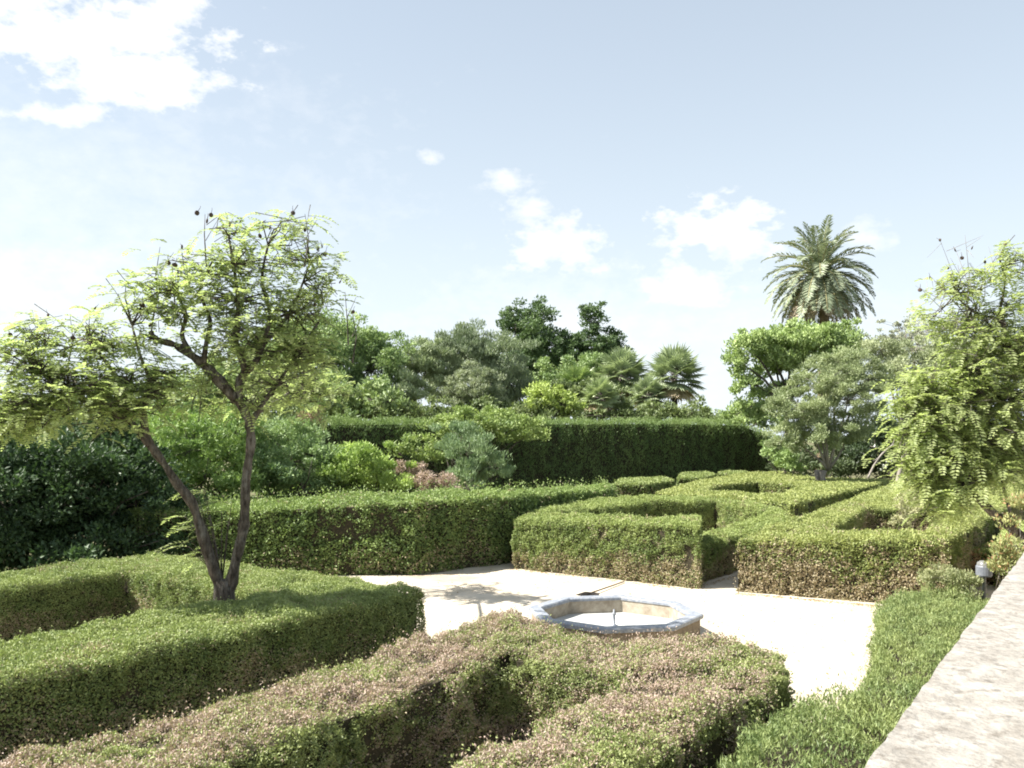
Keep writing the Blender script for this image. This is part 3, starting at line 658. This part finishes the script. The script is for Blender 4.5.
# ------------------------------------------------------------------ fan palms
def fan_palm(label, px, py, Y, rpx, green, n=46, group='fan palms behind the tall hedge'):
    c = at(px, py, Y); b = np.array([c[0], c[1], 0]); r = root('fan_palm', b, label, 'palm tree', group)
    mb = MB(); mb.tube([b, b*.5+c*.5+[.1, 0, 0], c], [.3, .24, .22], 10); mb.build('trunk', BARK, r, smooth=True)
    fo = MB(); st = MB(); Rr = rpx/F*Y
    for i in range(n):
        t = i/(n-1); a = i*2.39996; el = R(85)-t*R(135)
        d = unit(np.array([math.cos(a)*math.cos(el), math.sin(a)*math.cos(el), math.sin(el)])); e = c+d*Rr*.55*rng.uniform(.8, 1.1)
        st.tube([c, (c+e)/2+[0, 0, .06], e], [.02, .018, .015], 4, cap=False)
        side = unit(np.cross(d, [0, 0, 1.])+rng.normal(size=3)*.1); k = 22; th = np.linspace(-2.1, 2.1, k)[:, None]
        ax = np.cos(th)*d+np.sin(th)*side; ax[:, 2] -= .25*np.abs(np.sin(th[:, 0])); ax = unit(ax); LL = Rr*.52*rng.uniform(.85, 1.1, k)
        nv = np.cross(side, d)+rng.normal(size=(k, 3))*.15; g = green
        if t > .88: g = ((.22, .17, .09), (.32, .25, .15))
        fo.leaves(e+ax*LL[:, None]*.5, ax, nv, LL, Rr*.085, mixc(g[0], g[1], rng.random(k)*.7+.3*rng.random()))
    st.build('leaf_stalks', BARKP, r); fo.build('crown', LEAFG, r)
gf = ((.09, .12, .055), (.23, .27, .15))
fan_palm('grey-green fan palm, rightmost of the fan palms above the tall dark hedge', 674, 378, 66, 33, gf)
fan_palm('fan palm left of the rightmost one, its crown touching the dark pointed tree', 622, 378, 68, 32, gf)
fan_palm('smaller lime-green fan palm behind the yellow-green bush', 578, 388, 66, 25, ((.07, .12, .03), (.20, .25, .08)), 36)
fan_palm('pale yellowish-green fan palm between the lime-green fan palm and the low one', 600, 398, 61, 22, ((.11, .15, .06), (.26, .30, .15)), 38)
fan_palm('low fan palm nestled between the two larger fan palms', 648, 396, 64, 22, gf, 34)

# ------------------------------------------------------------------ trees behind the tall hedge
G = lambda a, b: dict(g1=a, g2=b)
mid = G((.07, .115, .04), (.20, .26, .09)); olive = G((.10, .13, .065), (.26, .30, .16)); dark = G((.028, .055, .02), (.085, .13, .042))
tree('broadleaf_tree', 'mid green spreading tree behind the crown of the two-stemmed tree', [blob(320, 340, 61, 50, 26), blob(380, 352, 61, 30, 20), blob(255, 372, 60, 44, 30), blob(330, 365, 60, 45, 36), blob(285, 378, 60, 40, 36), blob(372, 372, 60, 36, 36), blob(335, 400, 58, 60, 26), blob(300, 345, 61, 30, 22), blob(358, 345, 61, 25, 18)], at(330, 400, 60), .26, clump=.75, cov=2.4, seed=1, **mid)
tree('broadleaf_tree', 'pale green large-leaved tree just above the hedge top, left of the grey-green one', [blob(362, 398, 55, 26, 18), blob(340, 405, 54, 24, 14), blob(385, 402, 55, 20, 14)], at(360, 400, 55), .34, clump=.7, Wr=.55, seed=2, **G((.06, .10, .03), (.19, .24, .09)))
tree('olive_tree', 'olive-green slender-leaved tree between the mid green tree and the bushy grey one', [blob(415, 378, 62, 30, 32), blob(400, 398, 60, 26, 24), blob(425, 355, 62, 22, 16)], at(415, 400, 62), .26, clump=.6, Wr=.28, up=1.0, seed=3, **olive)
tree('olive_tree', 'tall bushy grey-green tree with spiky upright tops left of the dark trees', [blob(465, 358, 64, 40, 26), blob(445, 375, 64, 32, 34), blob(498, 362, 64, 36, 26), blob(470, 340, 64, 28, 16), blob(510, 385, 64, 26, 28), blob(478, 395, 66, 44, 26)], at(468, 400, 64), .28, clump=.7, Wr=.25, up=1.6, seed=4, **G((.06, .085, .045), (.19, .225, .13)))
tree('olive_tree', 'small rounded silvery tree in front of the bushy grey-green tree', [blob(475, 388, 58, 27, 20), blob(460, 398, 58, 18, 14), blob(492, 398, 58, 16, 14), blob(476, 376, 58, 16, 10)], at(475, 400, 58), .22, clump=.45, Wr=.3, up=1.0, seed=5, **G((.09, .115, .06), (.22, .24, .15)))
tree('dark_tree', 'dark green dense tree with a rounded knobbly top, left one of the dark pair', [blob(527, 330, 75, 28, 22), blob(515, 318, 75, 17, 14), blob(540, 314, 75, 14, 12), blob(545, 352, 75, 32, 26), blob(525, 375, 75, 36, 30)], at(530, 400, 75), .3, clump=.7, cov=2.6, seed=6, **dark)
tree('dark_tree', 'dark green dense tree with a pointed top, right one of the dark pair', [blob(590, 322, 75, 14, 18), blob(592, 345, 75, 30, 22), blob(573, 350, 75, 20, 20), blob(612, 355, 75, 18, 18), blob(590, 375, 75, 40, 26)], at(590, 400, 75), .3, clump=.7, cov=2.6, seed=7, **dark)
tree('broadleaf_tree', 'rounded mid green tree filling the gap under the dark pair', [blob(560, 378, 70, 30, 22), blob(600, 370, 70, 24, 18), blob(575, 398, 69, 50, 16)], at(570, 400, 70), .3, clump=.6, seed=8, **mid)
tree('yellow_tree', 'bright yellow-green rounded bush rising over the tall dark hedge', [blob(545, 396, 56, 18, 15), blob(562, 403, 56, 20, 12), blob(535, 402, 56, 12, 11), blob(541, 386, 56, 8, 7)], at(548, 400, 56), .24, clump=.4, seed=9, **G((.13, .18, .03), (.25, .30, .06)))
tree('broadleaf_tree', 'low green tree strip seen above the right end of the tall hedge', [blob(715, 418, 75, 16, 8), blob(745, 414, 75, 18, 12), blob(690, 416, 75, 18, 8), blob(770, 415, 72, 20, 18)], at(720, 420, 75), .3, clump=.5, seed=10, **mid)
# far right group
tree('round_crown_tree', 'bright green cloud-like crown under the date palm, sky showing through its left side', [blob(800, 338, 56, 36, 14), blob(832, 340, 56, 24, 14), blob(768, 342, 56, 26, 13), blob(742, 345, 56, 16, 10), blob(738, 362, 56, 12, 9), blob(750, 384, 56, 14, 11), blob(790, 358, 56, 24, 14), blob(838, 358, 56, 20, 16), blob(815, 350, 57, 34, 22), blob(770, 365, 57.5, 18, 16), blob(845, 335, 57, 14, 12), blob(735, 375, 56, 8, 6), blob(775, 400, 57, 24, 18), blob(745, 410, 57, 18, 12)],
     at(790, 430, 56), .26, trunk_r=.22, clump=.55, cov=3.1, up=.8, thr=5.5, seed=12, **G((.09, .14, .04), (.22, .28, .09)))
tree('olive_tree', 'olive-green airy tree with several grey stems standing at the far hedge ring', [blob(822, 385, 42, 32, 28), blob(800, 410, 42, 30, 26), blob(848, 400, 42, 32, 26), blob(790, 435, 42, 22, 20), blob(822, 430, 42, 34, 24), blob(858, 430, 42, 20, 18), blob(870, 380, 43, 26, 22), blob(845, 365, 43, 30, 16)],
     at(826, 476, 42), .15, trunk_r=.14, bark=BARKP, clump=.42, cov=1.9, Wr=.28, up=.7, forks=4, thr=1.6, seed=13, ntw=26, **G((.085, .115, .045), (.22, .25, .12)))
tree('olive_tree', 'sandy-green fine-leaved tree right of the round bright crown', [blob(890, 375, 50, 32, 26), blob(915, 395, 50, 28, 22), blob(880, 350, 50, 22, 14), blob(930, 365, 50, 22, 20), blob(960, 360, 50, 30, 24), blob(1000, 365, 50, 36, 30), blob(915, 350, 51, 22, 16)], at(895, 440, 50), .2, trunk_r=.16, bark=BARKP, clump=.5, cov=1.7, Wr=.3, seed=14, ntw=24, **G((.10, .125, .06), (.24, .26, .14)))
tree('bare_tree', 'greyish half-bare tree of fine twigs against the sky at right', [blob(905, 340, 58, 34, 24), blob(940, 330, 58, 34, 24), blob(880, 345, 58, 20, 16), blob(975, 340, 58, 30, 30), blob(925, 370, 58, 40, 20)], at(925, 440, 58), .16, trunk_r=.22, bark=BARKP, clump=.3, cov=.6, Wr=.4, seed=15, ntw=110, **G((.14, .15, .11), (.26, .27, .2)))
shrub('dense_shrub', 'dense shrub standing in for the deep shadow in the gap under the right tree', [blob(888, 436, 52, 26, 30), blob(930, 440, 52, 36, 34), blob(862, 458, 54, 24, 16), blob(985, 450, 52, 46, 34)], at(890, 470, 52), .3, m=LEAFG, clump=.8, cov=3., seed=16, **G((.012, .022, .010), (.035, .055, .02)))  # near-black leaf colour stands for the deep shadow of the opening
shrub('leafy_shrub', 'light green shrub at the foot of the round bright crown, right end of dark hedge', [blob(775, 448, 50, 15, 16), blob(790, 460, 48, 14, 12)], at(780, 470, 50), .2, clump=.4, seed=17, **G((.07, .12, .03), (.19, .25, .07)))
# bare fallen branch
b0 = at(873, 470, 36); bb = root('bare_branch', (b0[0], b0[1], 0), 'pale bare branch slanting across the dark gap under the right tree', 'branch')
mb = MB(); pts_ = [at(868, 478, 36), at(876, 462, 36), at(886, 450, 36), at(898, 442, 36), at(912, 436, 36)]; mb.tube(smooth(pts_), np.linspace(.05, .02, 17), 6)
for a_, b_ in (((886, 450), (870, 446)), ((880, 457), (873, 461)), ((898, 442), (908, 446)), ((892, 446), (896, 436)), ((876, 462), (886, 466))):
    mb.tube([at(*a_, 36), at(*b_, 36)], [.025, .01], 5)
mb.build('stem', BARKP, bb, smooth=True)

# ------------------------------------------------------------------ shrubs in the middle distance
lush = G((.05, .10, .02), (.16, .23, .05))
shrub('dense_shrub', 'huge leafy thicket along the left edge, shade put in its dark leaf colour', [blob(20, 500, 19, 60, 75), blob(80, 495, 19.5, 60, 72), blob(135, 505, 20, 48, 62), blob(10, 450, 20, 60, 40), blob(95, 455, 21, 60, 36), blob(160, 520, 20.5, 28, 50), blob(-50, 480, 18.5, 60, 80), blob(20, 548, 19, 60, 26), blob(90, 545, 19, 60, 26), blob(150, 550, 19.5, 40, 22), blob(60, 480, 21, 90, 60)], at(70, 560, 19.5), .12, clump=.5, cov=2.3, Wr=.5, seed=20, **G((.014, .032, .012), (.04, .075, .022)))  # leaf colour darkened for shade that nothing here casts
shrub('leafy_shrub', 'tall light green shrub seen between the two stems of the left tree', [blob(190, 450, 25, 46, 42), blob(215, 490, 25, 42, 40), blob(170, 490, 25, 30, 34), blob(230, 430, 26, 30, 30), blob(150, 430, 27, 40, 30)], at(200, 540, 25), .13, clump=.42, cov=2.2, seed=21, **lush)
shrub('leafy_shrub', 'soft green shrub behind the hedge, right of the tree stem', [blob(290, 462, 27, 44, 32), blob(262, 470, 27, 30, 32), blob(325, 475, 27, 24, 24), blob(275, 440, 28, 40, 20)], at(290, 520, 27), .13, clump=.4, cov=2.2, seed=22, **G((.06, .11, .035), (.16, .22, .08)))
shrub('leafy_shrub', 'bright yellow-green mounded shrub beside the tall dark hedge end', [blob(362, 464, 27, 36, 20), blob(345, 478, 27, 34, 18), blob(392, 476, 27, 28, 16), blob(350, 452, 28, 20, 12)], at(365, 520, 27), .12, clump=.33, cov=2.3, up=.9, seed=23, **G((.09, .15, .02), (.24, .31, .06)))
shrub('dry_shrub', 'small greyish-pink dried shrub on the end of the green mound', [blob(432, 482, 27, 24, 12), blob(410, 474, 28, 14, 12), blob(448, 488, 26.5, 16, 7)], at(432, 520, 27), .09, clump=.25, cov=1.8, seed=24, **G((.13, .09, .07), (.28, .20, .16)))
shrub('feathery_shrub', 'upright silver-green shrub growing against the tall dark hedge', [blob(468, 455, 33, 22, 34), blob(478, 472, 33, 28, 16), blob(455, 438, 34, 20, 18), blob(490, 465, 33, 16, 12)], at(470, 510, 33), .17, clump=.38, cov=1.7, Wr=.25, up=1.6, seed=25, **G((.07, .115, .05), (.19, .25, .12)))
shrub('climbing_vine', 'light green creeper mound spilling over the top of the tall dark hedge', [blob(460, 426, 42, 38, 13), blob(505, 428, 44, 36, 10), blob(480, 416, 44, 30, 9), blob(535, 431, 46, 16, 7), blob(420, 450, 40, 30, 16)], at(455, 500, 42), .2, clump=.4, cov=2.0, seed=26, **G((.07, .115, .025), (.19, .24, .06)))
shrub('dry_shrub', 'rusty pink sprigs poking over the left end of the tall dark hedge', [blob(312, 418, 36, 14, 8), blob(300, 430, 36, 9, 12)], at(310, 500, 36), .13, clump=.3, cov=1.2, seed=27, **G((.14, .10, .05), (.30, .20, .13)))
shrub('pale_shrub', 'pale cream-green sprigs standing in the triangular hedge hollow', [blob(908, 508, 19.5, 12, 13), blob(900, 520, 19.5, 9, 9), blob(913, 498, 19.5, 7, 7)], at(906, 560, 19.5), .07, sr=.008, twr=.005, clump=.14, cov=1.1, seed=28, **G((.15, .15, .07), (.27, .26, .14)))
shrub('weed_clump', 'pale yellow-green weeds between the feathery hedge and the brown hedge block', [blob(950, 574, 12.8, 22, 8), blob(972, 582, 12.3, 14, 7), blob(935, 578, 13, 14, 8)], at(955, 640, 12.8), .045, sr=.007, twr=.004, clump=.12, cov=1.8, up=1, seed=29, **G((.09, .11, .04), (.21, .21, .10)))
shrub('weed_clump', 'yellow and rusty weeds growing over the far end of the stone wall', [blob(1014, 545, 8.6, 20, 22), blob(1030, 520, 8.8, 20, 20), blob(1000, 562, 8.4, 10, 10)], (*AB(.2, 7.3), 0), .045, sr=.007, twr=.004, clump=.13, cov=1.5, up=1, seed=30, odd=((.22, .12, .05), .12), **G((.10, .12, .035), (.22, .21, .07)))
tree('broadleaf_tree', 'green tree filling the background behind the left stem of the two-stemmed tree', [blob(175, 392, 35.5, 34, 20), blob(215, 385, 36, 30, 18), blob(265, 385, 36, 30, 20), blob(190, 408, 35, 44, 22), blob(110, 410, 34, 50, 22), blob(250, 405, 36, 40, 20), blob(60, 425, 34, 60, 26), blob(150, 430, 34, 55, 24), blob(225, 425, 36, 45, 24), blob(100, 450, 34, 90, 30), blob(220, 450, 36, 60, 30), blob(0, 430, 34, 60, 30), blob(280, 425, 37, 40, 22)], at(140, 500, 34), .2, clump=.6, cov=2.3, seed=33, **G((.06, .10, .03), (.18, .23, .08)))
shrub('dense_shrub', 'low dark green shrubs along the foot of the olive-green tree, behind the far hedge ring', [blob(835, 462, 54, 34, 13), blob(790, 460, 56, 24, 14), blob(880, 462, 54, 30, 14), blob(930, 460, 56, 34, 16), blob(850, 445, 58, 40, 18)], at(850, 480, 54), .28, clump=.5, cov=2.6, seed=34, **G((.025, .04, .015), (.07, .095, .035)))
shrub('dense_shrub', 'green bushes closing the gap between tall hedge top and the tree crowns', [blob(x_, 414, 57, 36, 13) for x_ in (330, 385, 440, 495, 545)]+[blob(600, 412, 62, 34, 9), blob(650, 413, 62, 34, 8), blob(690, 413, 62, 20, 8), blob(580, 396, 66, 40, 16), blob(630, 396, 68, 34, 14)], at(500, 480, 57), .3, clump=.55, cov=2.4, seed=35, **G((.04, .065, .02), (.13, .16, .055)))
# white flowers in the gap
mb = MB(); fl = at(885, 465, 34); pf = root('flower_cluster', (fl[0], fl[1], 0), 'tiny white blossoms in the dark gap below the bare branch', 'flowers')
for (x, y) in ((881, 469), (886, 465), (884, 467), (892, 460)):
    q = at(x, y, 34); k = 14; mb.leaves(q+rng.normal(size=(k, 3))*.04, rng.normal(size=(k, 3)), rng.normal(size=(k, 3)), .06, .05, (.3, .3, .28))
    mb.tube([(q[0], q[1], 0), q], [.008, .006], 4, col=(.1, .13, .05))
mb.build('blossoms', LEAF, pf)

# fallen dry leaves at the foot of the hedges (uncountable)
mb = MB(); ed = []
def litter(p0, p1, n, w):
    t = rng.random(n)[:, None]; p = np.array(p0)*(1-t)+np.array(p1)*t
    d = unit(np.array(p1)-np.array(p0)); nr = np.array([d[1], -d[0]]); p = p+nr*(np.abs(rng.normal(size=n))*w)[:, None]
    ed.append(np.c_[p, np.full(n, .012)])
litter(P(512, 569, 0), P(687, 589, 0), 220, .10); litter(P(738, 593, 0), P(905, 608, 0), 380, .12); litter(P(380, 566, 0), P(512, 560, 0), 300, .25)
litter(AB(0, -1), AB(0, 0), 60, .1); litter(P(687, 589, 0), P(738, 575, 0), 120, .1)
k = 500; ed.append(np.c_[np.array([AB(a, b) for a, b in zip(rng.uniform(-.5, 7.4, k), rng.uniform(-5, 6, k))]), np.full(k, .012)])
p = np.concatenate(ed); inb = np.hypot(p[:, 0]-fx, p[:, 1]-fy) > 1.5; p = p[inb]; k = len(p)
mb.leaves(p, rng.normal(size=(k, 3))*[1, 1, .15], np.tile([0, 0, 1.], (k, 1))+rng.normal(size=(k, 3))*.3, .05, .028, mixc((.14, .08, .035), (.24, .16, .08), rng.random(k)))
tag(mb.build('fallen_leaves', LEAF), 'dry orange-brown leaves scattered along the hedge feet', 'leaves', kind='stuff')

for r_ in ROOTS:
    if '_o' in r_: del r_['_o']
